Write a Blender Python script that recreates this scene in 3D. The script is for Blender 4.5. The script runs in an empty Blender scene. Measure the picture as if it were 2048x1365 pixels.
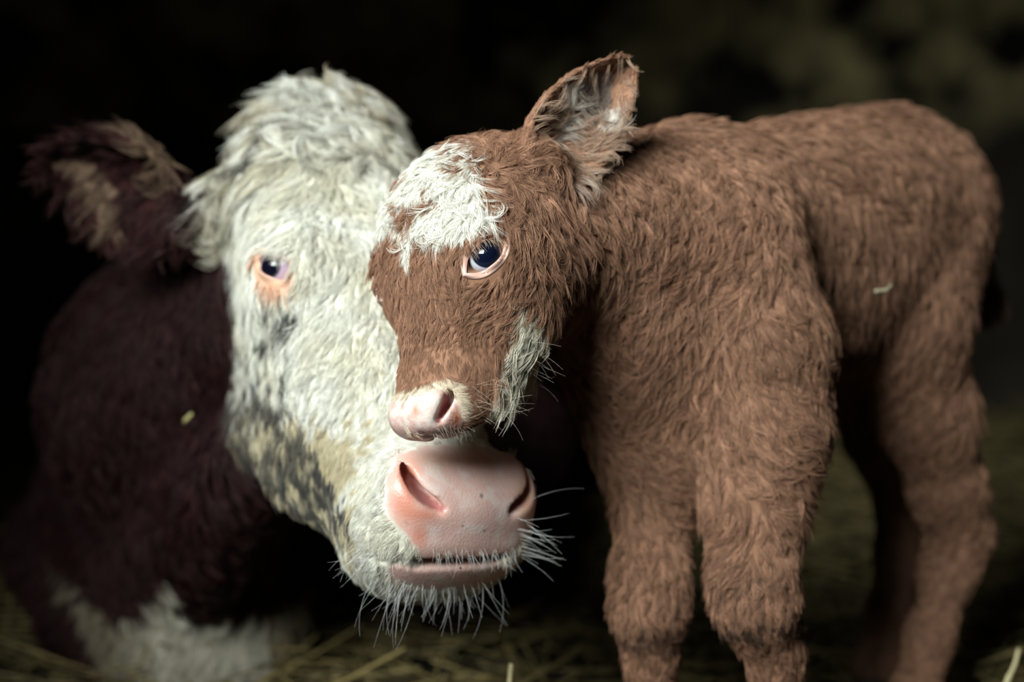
import bpy, math, time
import numpy as np
from mathutils import Vector, Matrix

HAIR = 1.0            # strand density multiplier
T0 = time.time()
rng = np.random.default_rng(7)
scene = bpy.context.scene
col = scene.collection

# ------------------------------------------------------------------ camera
PXF = 50 / 36 * 2048
PITCH = math.atan((682.5 - 450) / PXF)
CAM = np.array([0, 0, .66])
cp, sp = math.cos(PITCH), math.sin(PITCH)
RIGHT = np.array([1., 0, 0]); FWD = np.array([0, cp, -sp]); UPV = np.array([0, sp, cp])
B = np.stack([RIGHT, UPV, -FWD], 1)          # camera axes in the world
cd = bpy.data.cameras.new('camera'); cam = bpy.data.objects.new('camera', cd); col.objects.link(cam)
cam.location = CAM; cam.rotation_euler = (math.pi / 2 - PITCH, 0, 0)
cd.lens = 50; cd.sensor_width = 36; cd.clip_start = .05
cd.dof.use_dof = True; cd.dof.focus_distance = 1.215; cd.dof.aperture_fstop = 2.2
scene.camera = cam

# ------------------------------------------------------------------ world, light, exposure
w = bpy.data.worlds.new('barn_air'); scene.world = w; w.use_nodes = True
w.node_tree.nodes['Background'].inputs[0].default_value = (.55, .62, .7, 1)
w.node_tree.nodes['Background'].inputs[1].default_value = .010
def area(name, loc, aim, sx, sy, power, c):
    l = bpy.data.lights.new(name, 'AREA'); l.shape = 'RECTANGLE'; l.size = sx; l.size_y = sy
    l.energy = power; l.color = c
    o = bpy.data.objects.new(name, l); col.objects.link(o); o.location = loc
    o.rotation_euler = (Vector(aim) - Vector(loc)).to_track_quat('-Z', 'Y').to_euler()
    l.spread = math.radians(56)
    return o
area('doorway_daylight', (-.74, .08, 1.46), (-.01, 1.38, .70), 1.0, .9, 9.6, (.93, 1.0, .97))
scene.view_settings.view_transform = 'Standard'; scene.view_settings.look = 'None'
scene.view_settings.exposure = 0; scene.view_settings.gamma = 1; scene.view_settings.use_curve_mapping = False

# ------------------------------------------------------------------ helpers
def P(u, v, D):
    return CAM + RIGHT * ((u - 1024) / PXF * D) + UPV * ((682.5 - v) / PXF * D) + FWD * D
def px(p):
    q = p - CAM; D = q @ FWD
    return 1024 + PXF * (q @ RIGHT) / D, 682.5 - PXF * (q @ UPV) / D, D
def unit(v): v = np.asarray(v, float); return v / (np.linalg.norm(v, axis=-1, keepdims=True) + 1e-12)

def vnoise(p, seed=0):                        # smooth value noise in [-1, 1]
    p = np.asarray(p, np.float64); i = np.floor(p).astype(np.int64); f = p - i; f = f * f * (3 - 2 * f)
    def hsh(x, y, z):
        n = (x * 73856093) ^ (y * 19349663) ^ (z * 83492791) ^ (seed * 2654435761 + 1013)
        n = (n ^ (n >> 13)) * 1274126177; n = n & 0x7fffffff
        n = ((n ^ (n >> 11)) * 668265263) & 0x7fffffff
        return n / 1073741823.5 - 1
    r = 0
    for dx in (0, 1):
        wx = f[:, 0] if dx else 1 - f[:, 0]
        for dy in (0, 1):
            wy = f[:, 1] if dy else 1 - f[:, 1]
            for dz in (0, 1):
                wz = f[:, 2] if dz else 1 - f[:, 2]
                r = r + wx * wy * wz * hsh(i[:, 0] + dx, i[:, 1] + dy, i[:, 2] + dz)
    return r
def fbm(p, seed=0, oct=3):
    a, r = 1., 0.
    for o in range(oct): r = r + a * vnoise(p * 2 ** o, seed + o * 17); a *= .5
    return r
def sstep(a, b, x): t = np.clip((x - a) / (b - a), 0, 1); return t * t * (3 - 2 * t)
def in_poly(u, v, poly):
    r = np.zeros(len(u), bool); n = len(poly)
    for i in range(n):
        x1, y1 = poly[i]; x2, y2 = poly[(i + 1) % n]
        if y1 == y2: continue
        c = ((y1 > v) != (y2 > v)) & (u < (x2 - x1) * (v - y1) / (y2 - y1) + x1)
        r ^= c
    return r

# ---- distance-field shapes; each returns (function, centre, radius)
SCL = 1.0      # size of the animal being built, relative to the figures given
def capsule(a, b, ra, rb, ax=None, s=1.):
    ra, rb = ra * SCL, rb * SCL
    a = np.asarray(a, float); b = np.asarray(b, float); ab = b - a; L2 = ab @ ab + 1e-12
    ax = None if ax is None else unit(ax)
    def f(p):
        h = np.clip((p - a) @ ab / L2, 0, 1)
        v = p - a - h[:, None] * ab
        if ax is not None: v = v + ((s - 1) * (v @ ax))[:, None] * ax
        return np.sqrt((v * v).sum(1)) - (ra + (rb - ra) * h)
    return f, (a + b) / 2, math.sqrt(L2) / 2 + max(ra, rb)
def ellipsoid(c, R, rad):
    c = np.asarray(c, float); rad = np.asarray(rad, float) * SCL
    def f(p):
        q = (p - c) @ R; k0 = np.sqrt(((q / rad) ** 2).sum(1)); k1 = np.sqrt(((q / rad ** 2) ** 2).sum(1)) + 1e-9
        return k0 * (k0 - 1) / k1
    return f, c, rad.max()
def loft(O, R, t, wd, zt, zb, n=2.3, e0=.05, e1=.05, tp=None):
    """sections along -y of frame R (x lateral, z up)"""
    O = np.asarray(O, float); t, wd, zt, zb = (np.asarray(x, float) * SCL for x in (t, wd, zt, zb)); e0, e1 = e0 * SCL, e1 * SCL; tt = np.linspace(t[0], t[-1], 120)
    def sm(v):
        v = np.interp(tt, t, v); k = np.array([1, 2, 3, 4, 5, 4, 3, 2, 1.]); k /= k.sum()
        return np.convolve(np.pad(v, 4, 'edge'), k, 'valid')
    W, T, Z = sm(wd), sm(zt), sm(zb); TP = sm(tp if tp is not None else np.zeros(len(t)))
    def f(p):
        q = (p - O) @ R; s = -q[:, 1]; sc = np.clip(s, t[0], t[-1])
        ww = np.interp(sc, tt, W); a = np.interp(sc, tt, T); b = np.interp(sc, tt, Z)
        zc = (a + b) / 2; hz = (a - b) / 2
        ww = ww * (1 - np.interp(sc, tt, TP) * np.clip((zc - q[:, 2]) / hz, -.3, 1))
        r = (np.abs(q[:, 0] / ww) ** n + np.abs((q[:, 2] - zc) / hz) ** n) ** (1 / n)
        e = np.where(s < t[0], (t[0] - s) / e0, np.where(s > t[-1], (s - t[-1]) / e1, 0))
        return ((r ** 2.2 + e ** 2.2) ** (1 / 2.2) - 1) * np.minimum(ww, hz)
    L = t[-1] - t[0]
    return f, O - R[:, 1] * (t[0] + L / 2) + R[:, 2] * (np.mean(zt) + np.mean(zb)) / 2, \
        math.hypot(L / 2 + max(e0, e1), max(max(wd), (max(zt) - min(zb)) / 2) * 1.3)
EAR_S = [0, .12, .3, .5, .7, .85, .95, 1.0]; EAR_W = [.38, .62, .93, 1.0, .86, .6, .36, .12]
def ear(base, a, c, L, W, cup, th):
    base = np.asarray(base, float); a = unit(a); c = np.asarray(c, float); c = unit(c - a * (c @ a)); b = np.cross(a, c)
    def f(p):
        q = p - base; s = q @ a / L; y = q @ b; z = q @ c
        w_ = W * np.interp(s, EAR_S, EAR_W); yy = np.clip(y / w_, -1.15, 1.15)
        zm = cup * W * (yy * yy - .35) * (1 - .25 * s) - .25 * cup * W * (1 - s) + .10 * L * s * s
        d = np.stack([np.abs(z - zm) * .75 - th, np.abs(y) * .9 - w_ * .9, np.maximum(-s, s - 1) * L], 1)
        return np.sqrt((np.maximum(d, 0) ** 2).sum(1)) + np.minimum(d.max(1), 0) - .003
    return f, base + a * L / 2, math.hypot(L / 2, W * 1.3) + .01

class Field:
    def __init__(s): s.ops = []
    def add(s, sh, k=.02): s.ops.append((1, sh, k))
    def sub(s, sh, k=.005): s.ops.append((-1, sh, k))
    def __call__(s, p):
        d = np.full(len(p), .5)
        for sg, (f, c, R), k in s.ops:
            m = ((p - c) ** 2).sum(1) < (R * 1.25 + max(3 * k, .07 if sg > 0 else .02)) ** 2
            if not m.any(): continue
            v = f(p[m]); a = d[m]
            if sg > 0:
                h = np.clip(.5 + .5 * (a - v) / k, 0, 1); d[m] = a + (v - a) * h - k * h * (1 - h)
            else:
                h = np.clip(.5 - .5 * (a + v) / k, 0, 1); d[m] = a + (-v - a) * h + k * h * (1 - h)
        return d
    def grad(s, p, e=.002):
        g = np.stack([s(p + np.eye(3)[i] * e) - s(p - np.eye(3)[i] * e) for i in range(3)], 1)
        return unit(g)
    def surface(s, p, it=4):
        for _ in range(it):
            d = s(p); p = p - (d * .8)[:, None] * s.grad(p)
        return p

def hit(F, u, v, D0=.9):
    """the point where the line of sight through a photograph pixel meets a form"""
    d = unit(P(u, v, 1.) - CAM); t = D0
    for _ in range(400):
        s_ = float(F((CAM + d * t)[None])[0])
        if s_ < .0002: break
        t += min(max(s_ * .7, .0003), .012)
    return CAM + d * t
def mesh_field(F, lo, hi, h, keep=None):
    """surface nets on the sparse set of blocks that meet the surface"""
    lo = np.asarray(lo, float); hi = np.asarray(hi, float)
    nb = np.ceil((hi - lo) / (8 * h)).astype(int)
    g = np.stack(np.meshgrid(*[np.arange(n) for n in nb], indexing='ij'), -1).reshape(-1, 3)
    c = lo + (g + .5) * 8 * h
    d = np.concatenate([F(c[i:i + 200000]) for i in range(0, len(c), 200000)])
    act = np.abs(d) < 8 * h * 1.35
    if keep is not None: act &= keep(c)
    g = g[act]
    off = np.stack(np.meshgrid(*[np.arange(9)] * 3, indexing='ij'), -1).reshape(-1, 3)
    N = nb * 8 + 4
    key = lambda ijk: (ijk[..., 0] * N[1] + ijk[..., 1]) * N[2] + ijk[..., 2]
    K, V, E = [], [], []
    cor = [(a, b, c_) for a in (0, 1) for b in (0, 1) for c_ in (0, 1)]
    edges = [(i, j) for i in range(8) for j in range(i + 1, 8) if sum(abs(cor[i][q] - cor[j][q]) for q in range(3)) == 1]
    for s0 in range(0, len(g), 1500):
        gb = g[s0:s0 + 1500]; m = len(gb)
        idx = gb[:, None] * 8 + off[None]
        val = F((lo + idx.reshape(-1, 3) * h)).reshape(m, 9, 9, 9)
        C = np.stack([val[:, a:a + 8, b:b + 8, c_:c_ + 8] for a, b, c_ in cor], -1)
        on = (C.min(-1) < 0) & (C.max(-1) >= 0)
        bi, x, y, z = np.nonzero(on); cv = C[on]
        acc = np.zeros((len(cv), 3)); cnt = np.zeros(len(cv))
        for i, j in edges:
            a, b = cv[:, i], cv[:, j]; cr = (a < 0) != (b < 0)
            t = np.where(cr, a / np.where(cr, a - b, 1), 0)
            pt = np.array(cor[i]) + t[:, None] * (np.array(cor[j]) - np.array(cor[i]))
            acc += pt * cr[:, None]; cnt += cr
        ijk = gb[bi] * 8 + np.stack([x, y, z], 1)
        V.append(lo + (ijk + acc / cnt[:, None]) * h); K.append(key(ijk + 1))
        for ax in range(3):
            s_ = [slice(0, 8)] * 3; e_ = list(s_); e_[ax] = slice(1, 9)
            a = val[:, s_[0], s_[1], s_[2]]; b = val[:, e_[0], e_[1], e_[2]]
            bi, x, y, z = np.nonzero((a < 0) != (b < 0))
            ijk = gb[bi] * 8 + np.stack([x, y, z], 1) + 1
            o1, o2 = np.eye(3, dtype=int)[(ax + 1) % 3], np.eye(3, dtype=int)[(ax + 2) % 3]
            q = np.stack([key(ijk - o1 - o2), key(ijk - o2), key(ijk), key(ijk - o1)], 1)
            fl = a[bi, x, y, z] >= 0
            q[fl] = q[fl][:, ::-1]; E.append(q)
    K = np.concatenate(K); V = np.concatenate(V); E = np.concatenate(E)
    o = np.argsort(K); K = K[o]; V = V[o]
    ix = np.searchsorted(K, E); ix = np.minimum(ix, len(K) - 1)
    ok = (K[ix] == E).all(1)
    return V, ix[ok]

def mesh_obj(name, V, Fc, mat, parent=None, smooth=True, cols=None):
    me = bpy.data.meshes.new(name); V = np.asarray(V, np.float32)
    if isinstance(Fc, np.ndarray):
        n, k = Fc.shape
        me.vertices.add(len(V)); me.vertices.foreach_set('co', V.ravel())
        me.loops.add(n * k); me.loops.foreach_set('vertex_index', Fc.ravel().astype(np.int32))
        me.polygons.add(n); me.polygons.foreach_set('loop_start', np.arange(0, n * k, k, dtype=np.int32))
        me.update(calc_edges=True)
    else:
        me.from_pydata(V.tolist(), [], Fc)
    me.polygons.foreach_set('use_smooth', [smooth] * len(me.polygons))
    if cols is not None:
        at = me.attributes.new('pigment', 'FLOAT_COLOR', 'POINT')
        at.data.foreach_set('color', np.concatenate([cols, np.ones((len(cols), 1))], 1).astype(np.float32).ravel())
    me.materials.append(mat)
    o = bpy.data.objects.new(name, me); col.objects.link(o)
    if parent is not None: o.parent = parent
    return o
def tag(o, label=None, cat=None, group=None, kind=None):
    if label: o['label'] = label
    if cat: o['category'] = cat
    if group: o['group'] = group
    if kind: o['kind'] = kind
    return o

# ------------------------------------------------------------------ materials
def new_mat(name):
    m = bpy.data.materials.new(name); m.use_nodes = True
    return m, m.node_tree, m.node_tree.nodes['Principled BSDF']
def lk(nt, a, b): nt.links.new(a, b)
def simple(name, c, rough=.6, spec=.4, **kw):
    m, nt, b = new_mat(name); b.inputs['Base Color'].default_value = (*c, 1)
    b.inputs['Roughness'].default_value = rough; b.inputs['Specular IOR Level'].default_value = spec
    for k, v in kw.items(): b.inputs[k.replace('_', ' ')].default_value = v
    return m
def pig_mat(name, rough=.75, spec=.2, bump=0., scale=600, sub=0., wet=False):
    """skin or hair coloured by its own pigment attribute"""
    m, nt, b = new_mat(name); a = nt.nodes.new('ShaderNodeAttribute'); a.attribute_name = 'pigment'
    lk(nt, a.outputs['Color'], b.inputs['Base Color'])
    b.inputs['Roughness'].default_value = rough; b.inputs['Specular IOR Level'].default_value = spec
    if sub:
        b.inputs['Subsurface Weight'].default_value = sub; b.inputs['Subsurface Radius'].default_value = (.008, .003, .002)
        b.inputs['Subsurface Scale'].default_value = 1
    if bump:
        tc = nt.nodes.new('ShaderNodeTexCoord'); n = nt.nodes.new('ShaderNodeTexVoronoi'); n.inputs['Scale'].default_value = scale
        n2 = nt.nodes.new('ShaderNodeTexNoise'); n2.inputs['Scale'].default_value = scale * .25
        bm = nt.nodes.new('ShaderNodeBump'); bm.inputs['Strength'].default_value = bump; bm.inputs['Distance'].default_value = .0012
        ad = nt.nodes.new('ShaderNodeMath'); ad.operation = 'ADD'
        lk(nt, tc.outputs['Object'], n.inputs['Vector']); lk(nt, tc.outputs['Object'], n2.inputs['Vector'])
        lk(nt, n.outputs['Distance'], ad.inputs[0]); lk(nt, n2.outputs['Fac'], ad.inputs[1])
        lk(nt, ad.outputs[0], bm.inputs['Height']); lk(nt, bm.outputs['Normal'], b.inputs['Normal'])
    if wet:
        # the bare wet nose is glossier than the coat around it: a second attribute says where
        a2 = nt.nodes.new('ShaderNodeAttribute'); a2.attribute_name = 'bare'
        mr = nt.nodes.new('ShaderNodeMapRange'); mr.inputs['To Min'].default_value = .8; mr.inputs['To Max'].default_value = .36
        lk(nt, a2.outputs['Fac'], mr.inputs['Value']); lk(nt, mr.outputs[0], b.inputs['Roughness'])
        mr = nt.nodes.new('ShaderNodeMapRange'); mr.inputs['To Min'].default_value = .1; mr.inputs['To Max'].default_value = .5
        lk(nt, a2.outputs['Fac'], mr.inputs['Value']); lk(nt, mr.outputs[0], b.inputs['Specular IOR Level'])
        mr = nt.nodes.new('ShaderNodeMapRange'); mr.inputs['To Min'].default_value = .0; mr.inputs['To Max'].default_value = .35
        lk(nt, a2.outputs['Fac'], mr.inputs['Value']); lk(nt, mr.outputs[0], b.inputs['Subsurface Weight'])
        b.inputs['Subsurface Radius'].default_value = (.006, .0025, .0018); b.inputs['Subsurface Scale'].default_value = 1
    return m
M_skin = pig_mat('hide', bump=.16, scale=420, wet=True)
M_fur = pig_mat('fur', .62, .22)
M_lid = pig_mat('eyelid_skin', .42, .45, sub=.3)

# ------------------------------------------------------------------ head frames
R_CALF = B @ np.array([[0.801, 0.061, -0.596], [0.137, 0.95, 0.28], [0.583, -0.306, 0.752]])
T_CALF = CAM + B @ np.array([-0.075, 0.193, -1.295]) * .988
R_COW = B @ np.array([[0.809, -0.288, 0.512], [-0.083, 0.807, 0.585], [-0.582, -0.516, 0.629]])
T_COW = CAM + B @ np.array([-0.173, 0.248, -1.46]) * 1.07
def fix(R): u, s, v = np.linalg.svd(R); return u @ v
R_CALF, R_COW = fix(R_CALF), fix(R_COW)
_a = math.radians(-8); _Y = np.array([[math.cos(_a), 0, math.sin(_a)], [0, 1, 0], [-math.sin(_a), 0, math.cos(_a)]])
_c = np.array([0, -.15, -.05]); _w = T_CALF + R_CALF @ _c; R_CALF = R_CALF @ _Y; T_CALF = _w - R_CALF @ _c
cl = lambda x, y, z: T_CALF + R_CALF @ np.array([x, y, z], float)
KW = 1.07
cw = lambda x, y, z: T_COW + R_COW @ np.array([x, y, z], float) * KW
I3 = np.eye(3)
def rz(a): c, s = math.cos(a), math.sin(a); return np.array([[c, -s, 0], [s, c, 0], [0, 0, 1.]])

# ------------------------------------------------------------------ calf form
FC = Field()
FC.add(loft(T_CALF, R_CALF, [.016, .05, .10, .135, .17, .205, .235, .252],
            [.056, .068, .071, .064, .048, .041, .035, .026],
            [-.035, -.008, .004, .004, -.003, -.010, -.012, -.020],
            [-.10, -.115, -.128, -.140, -.152, -.146, -.100, -.064], 2.3, .022, .022,
            [.0, .0, .05, .12, .18, .16, .08, .0]), .01)
for s in (-1, 1):
    FC.add(ellipsoid(cl(s * .054, -.120, -.036), R_CALF, (.023, .034, .030)), .022)     # orbit
    FC.add(ellipsoid(cl(s * .044, -.140, -.085), R_CALF, (.032, .060, .046)), .03)      # cheek
    FC.add(ellipsoid(cl(s * .016, -.252, -.040), R_CALF, (.019, .024, .022)), .014)
    FC.add(ellipsoid(cl(s * .029, -.222, -.066), R_CALF, (.021, .036, .040)), .02)     # lip lobe
    FC.add(ellipsoid(cl(s * .0155, -.258, -.022), R_CALF, (.015, .018, .016)), .012)     # nostril wing
FC.add(ellipsoid(cl(0, -.068, -.035), R_CALF, (.060, .048, .038)), .03)                 # forehead
FC.add(ellipsoid(cl(0, -.260, -.022), R_CALF, (.022, .019, .018)), .014)                # nose pad
FC.add(ellipsoid(cl(0, -.214, -.092), R_CALF, (.022, .028, .022)), .014)                # chin
nk = P(1350, 480, 1.52)
FC.add(capsule(cl(.01, -.075, -.088), nk, .070, .115), .05)
A = P(1300, 550, 1.46); Bq = P(1850, 415, 1.86); ax = unit(Bq - A)
upz = unit(np.array([0, 0, 1.]) - ax * ax[2]); RT = np.stack([np.cross(-ax, upz), -ax, upz], 1)
FC.add(loft(A, RT, [0, .10, .22, .36, .50, .58], [.070, .095, .110, .120, .112, .085],
            [.085, .125, .138, .140, .140, .105], [-.12, -.165, -.175, -.165, -.15, -.13], 2.1, .08, .05), .06)
def leg(F, pts, k=.02, **kw):
    q = [(P(*p[:3]) if not kw.get('w') else np.array(p[:3]), p[3]) for p in pts]
    for (a, ra), (b, rb) in zip(q[:-1], q[1:]): F.add(capsule(a, b, ra, rb), k)
leg(FC, [(1440, 480, 1.46, .080), (1490, 700, 1.46, .082), (1522, 850, 1.44, .062), (1510, 1010, 1.43, .048), (1503, 1150, 1.41, .037),
         (1512, 1215, 1.41, .036), (1548, 1300, 1.43, .025), (1562, 1480, 1.45, .024), (1565, 1570, 1.45, .029), (1545, 1700, 1.43, .024)], .025)
leg(FC, [(1340, 640, 1.50, .070), (1340, 860, 1.50, .055), (1310, 1010, 1.49, .037), (1300, 1150, 1.47, .035),
         (1298, 1220, 1.47, .035), (1302, 1310, 1.48, .024), (1305, 1480, 1.50, .023), (1300, 1560, 1.50, .028), (1285, 1640, 1.48, .024)], .025)
leg(FC, [(1835, 420, 1.80, .090), (1800, 640, 1.72, .074), (1855, 830, 1.75, .052), (1895, 980, 1.78, .040), (1920, 1070, 1.80, .035), (1898, 1140, 1.79, .029),
         (1858, 1280, 1.77, .025), (1832, 1390, 1.75, .025), (1815, 1440, 1.74, .029), (1795, 1490, 1.72, .024)], .03)
leg(FC, [(1760, 480, 1.98, .09), (1720, 700, 1.90, .070), (1770, 860, 1.95, .05), (1815, 1040, 2.00, .034), (1800, 1110, 1.99, .029),
         (1775, 1230, 1.97, .024), (1765, 1310, 1.95, .024), (1755, 1350, 1.93, .029), (1740, 1380, 1.92, .022)], .03)
FC.add(capsule(P(1270, 640, 1.47), P(1300, 830, 1.50), .085, .060), .07)                # brisket
leg(FC, [(1905, 290, 1.93, .022), (1942, 400, 1.95, .016), (1955, 520, 1.93, .014), (1972, 612, 1.90, .017)], .01)   # tail
# ears
eb = cl(.054, -.044, -.076); et = P(1216, 148, 1.355)
FC.add(capsule(cl(.040, -.048, -.072), eb + (et - eb) * .12, .030, .027), .02)
LN = float(np.linalg.norm(et - eb))
EAR_C = RIGHT * .42 - FWD * .90 - UPV * .05
CEAR = ear(eb, et - eb, EAR_C, LN, .039, .55, .0035); FC.add(CEAR, .012)
EF0 = cl(-.046, -.032, -.075); FC.add(capsule(cl(-.038, -.04, -.07), EF0, .028, .024), .02)
FC.add(ear(EF0, R_CALF @ np.array([-.50, .50, -.60]), R_CALF @ np.array([-.7, -.2, -.3]), .130, .042, .6, .0035), .012)
# eyes: the near one sits where the line of sight meets the orbit, its pair mirrors it
class Eye: pass
def make_eye(F, c, n, tc, r, a, bu, bl, k=.004, look=None):
    e = Eye(); e.c = np.asarray(c, float); e.n = unit(n); t = np.asarray(tc, float)
    e.e1 = unit(t - e.n * (t @ e.n)); e.e2 = np.cross(e.n, e.e1); e.r, e.a, e.bu, e.bl = r, a, bu, bl
    e.look = e.n if look is None else unit(look)
    if e.e2[2] < 0: e.e2 = -e.e2
    F.sub(ellipsoid(e.c + e.n * r * .55 + e.e2 * (bu - bl) * .5, np.stack([e.e1, e.e2, e.n], 1), (a * 1.10, (bu + bl) * .56, r * 1.0)), k)
    return e
def eye_pair(F, T, R, u, v, n, tc, r, sink, *a, look=None, **kw):
    h = hit(F, u, v); nl = R.T @ F.grad(h[None])[0]; q = R.T @ (h - T); out = []
    nn = unit(nl * .6 + unit(np.array(n)) * .4)
    m = np.array([-1., 1, 1])
    for sg in (np.ones(3), m):
        c = T + R @ ((q - nn * sink) * sg)
        out.append(make_eye(F, c, R @ (nn * sg), R @ (np.array(tc) * sg), r, *a, look=look if sg[0] > 0 else None, **kw))
    return out
mid = lambda T, R, p: T + R @ ((R.T @ (p - T)) * np.array([-1., 1, 1]))
calf_eyes = eye_pair(FC, T_CALF, R_CALF, 976, 508, (.8, -.05, .6), (-.50, -.72, .45),   .0150, .0125, .0185, .0105, .0090, look=RIGHT * .12 + UPV * .24 - FWD)
# nostrils: a slit carved along a path, straight into the muzzle
def carve(F, T, R, path, inward, rad, depth, k=.003):
    pts = [(hit(F, u, v), r) for u, v, r in path]
    d = unit(R @ np.array(inward)); out = []
    for sg in (0, 1):
        for p, r in pts:
            a, b = p - d * .004, p + d * depth
            if sg: a, b = mid(T, R, a), mid(T, R, b)
            out.append((capsule(a, b, r * rad, r * rad * .8), k))
    for c, k in out: F.sub(c, k)
carve(FC, T_CALF, R_CALF, [(893, 789, .7), (895, 797, 1.0), (892, 807, 1.1), (887, 817, 1.1), (882, 827, 1.0), (877, 836, .9), (873, 844, .7)], (-.25, .60, -.6), .0031, .030)
def groove(F, path, r, k=.004):
    pts = [hit(F, u, v) for u, v in path]
    for a, b in zip(pts[:-1], pts[1:]): F.sub(capsule(a, b, r, r), k)
groove(FC, [(842, 868), (870, 876), (905, 882), (945, 880), (985, 868), (1015, 850)], .0016)

# ------------------------------------------------------------------ cow form
FW = Field(); SCL = KW
FW.add(loft(T_COW, R_COW, [.0, .07, .15, .21, .28, .35, .42, .47, .495],
            [.068, .088, .100, .100, .086, .072, .070, .076, .072],
            [-.03, -.004, .012, .016, .014, .010, .008, .000, -.012],
            [-.14, -.175, -.205, -.225, -.240, -.225, -.185, -.140, -.115], 2.2, .05, .032,
            [.35, .42, .46, .44, .36, .30, .20, .05, .0]), .01)
for s in (-1, 1):
    FW.add(ellipsoid(cw(s * .082, -.198, -.042), R_COW, (.030, .046, .040)), .03)
    FW.add(ellipsoid(cw(s * .046, -.295, -.160), R_COW, (.034, .090, .070)), .04)
    FW.add(ellipsoid(cw(s * .042, -.470, -.046), R_COW, (.044, .042, .046)), .02)
    FW.add(ellipsoid(cw(s * .046, -.458, -.010), R_COW, (.030, .034, .026)), .018)
FW.add(ellipsoid(cw(0, -.462, -.012), R_COW, (.052, .040, .032)), .02)
FW.add(ellipsoid(cw(0, -.466, -.112), R_COW, (.058, .042, .038)), .02)
FW.add(capsule(cw(-.040, -.492, -.082), cw(.040, -.492, -.082), .016, .016), .010)     # lower lip
FW.add(ellipsoid(cw(.004, -.05, -.04), R_COW, (.076, .075, .052)), .04)
FW.add(ellipsoid(cw(.016, .000, -.068), R_COW, (.068, .052, .062)), .04)
SCL = 1.0
n0, n1, n2 = cw(.02, -.10, -.18), P(410, 800, 2.05), P(470, 960, 2.50)
FW.add(capsule(n0, n1, .105, .205), .08)
FW.add(capsule(n1, n2, .205, .30), .10)
FW.add(capsule(cw(-.01, -.24, -.24), P(400, 1090, 1.98), .045, .11), .05)                # dewlap
FW.add(ellipsoid(P(385, 1270, 2.10), I3, (.165, .17, .18)), .06)                        # brisket
AC = np.array([-.32, 2.35, .40]); BC = np.array([-.12, 3.75, .38]); ax = unit(BC - AC); upz = unit(np.array([0, 0, 1.]) - ax * ax[2])
FW.add(loft(AC, np.stack([np.cross(-ax, upz), -ax, upz], 1), [0, .25, .6, 1.0, 1.3], [.24, .32, .39, .38, .30],
            [.20, .32, .33, .34, .26], [-.36, -.39, -.40, -.39, -.36], 2.4, .15, .15), .12)
leg(FW, [(-.66, 2.45, .26, .13), (-.70, 2.20, .15, .085), (-.62, 2.05, .075, .06), (-.60, 2.3, .05, .042), (-.57, 2.48, .045, .05)], .04, w=1)
leg(FW, [(-.02, 2.50, .26, .13), (-.02, 2.34, .15, .085), (-.08, 2.22, .075, .06), (-.07, 2.4, .05, .042), (-.09, 2.55, .045, .05)], .04, w=1)
leg(FW, [(.18, 3.5, .30, .20), (.34, 3.1, .16, .12), (.44, 3.35, .08, .06), (.50, 3.1, .05, .045), (.50, 2.95, .045, .055)], .05, w=1)
leg(FW, [(-.42, 3.5, .30, .20), (-.62, 3.1, .16, .12), (-.72, 3.35, .08, .06), (-.78, 3.1, .05, .045), (-.78, 2.95, .045, .055)], .05, w=1)
EB = P(402, 448, 1.60)
cow_ear_a = P(150, 300, 1.66) - EB; LW = float(np.linalg.norm(cow_ear_a))
FW.add(capsule(cw(-.05, -.05, -.11), EB, .050, .040), .03)
WEAR = ear(EB, cow_ear_a, np.array([.15, -1., -.45]), LW, .060, .66, .005); FW.add(WEAR, .015)
EB2 = cw(.080, -.035, -.115)
FW.add(capsule(cw(.06, -.05, -.10), EB2, .045, .036), .03)
FW.add(ear(EB2, np.array([.62, .45, -.62]), np.array([.3, -1, -.2]), .19, .066, .62, .005), .015)
cow_eyes = eye_pair(FW, T_COW, R_COW, 540, 528, (-.8, -.1, .6), (.55, -.75, .35), .0200, .0165, .0225, .0125, .0110, look=-FWD + UPV * .08 - RIGHT * .55)
carve(FW, T_COW, R_COW, [(818, 950, .7), (822, 962, .9), (829, 975, 1.0), (838, 987, 1.05), (849, 997, 1.1), (861, 1006, 1.1), (873, 1014, 1.0), (884, 1021, .75)],
      (.10, .75, -.45), .0046, .038, .005)
for u, v in ((985, 1124), (950, 1128), (910, 1130), (870, 1131), (832, 1130)):
    p = hit(FW, u, v); d = unit(R_COW @ np.array([0, 1., -.12]))
    FW.sub(ellipsoid(p + d * .008, R_COW, (.016, .020, .0042)), .004)
groove(FW, [(832, 1130), (800, 1124), (772, 1122), (745, 1118)], .0022)
print('fields', round(time.time() - T0, 1))

def build(F, fine, coarse):
    """one surface per animal, finer over the head than over the trunk"""
    lo, hi, h = fine; lo = np.array(lo); hi = np.array(hi)
    V1, Q1 = mesh_field(F, lo, hi, h)
    hc = coarse[2]; m = 4 * hc + 2 * hc
    V2, Q2 = mesh_field(F, *coarse, keep=lambda c: ~((c > lo + m) & (c < hi - m)).all(1))
    print('mesh', len(V1), len(V2), round(time.time() - T0, 1))
    return np.concatenate([V1, V2]), np.concatenate([Q1, Q2 + len(V1)])
VC, QC = build(FC, ((-.22, 1.0, .40), (.17, 1.62, .95), .0028), ((-.30, 1.0, -.02), (.85, 2.3, .98), .006))
VW, QW = build(FW, ((-.62, 1.02, .27), (.14, 1.80, .95), .0030), ((-1.15, 1.0, -.03), (.80, 4.2, .98), .011))

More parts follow.
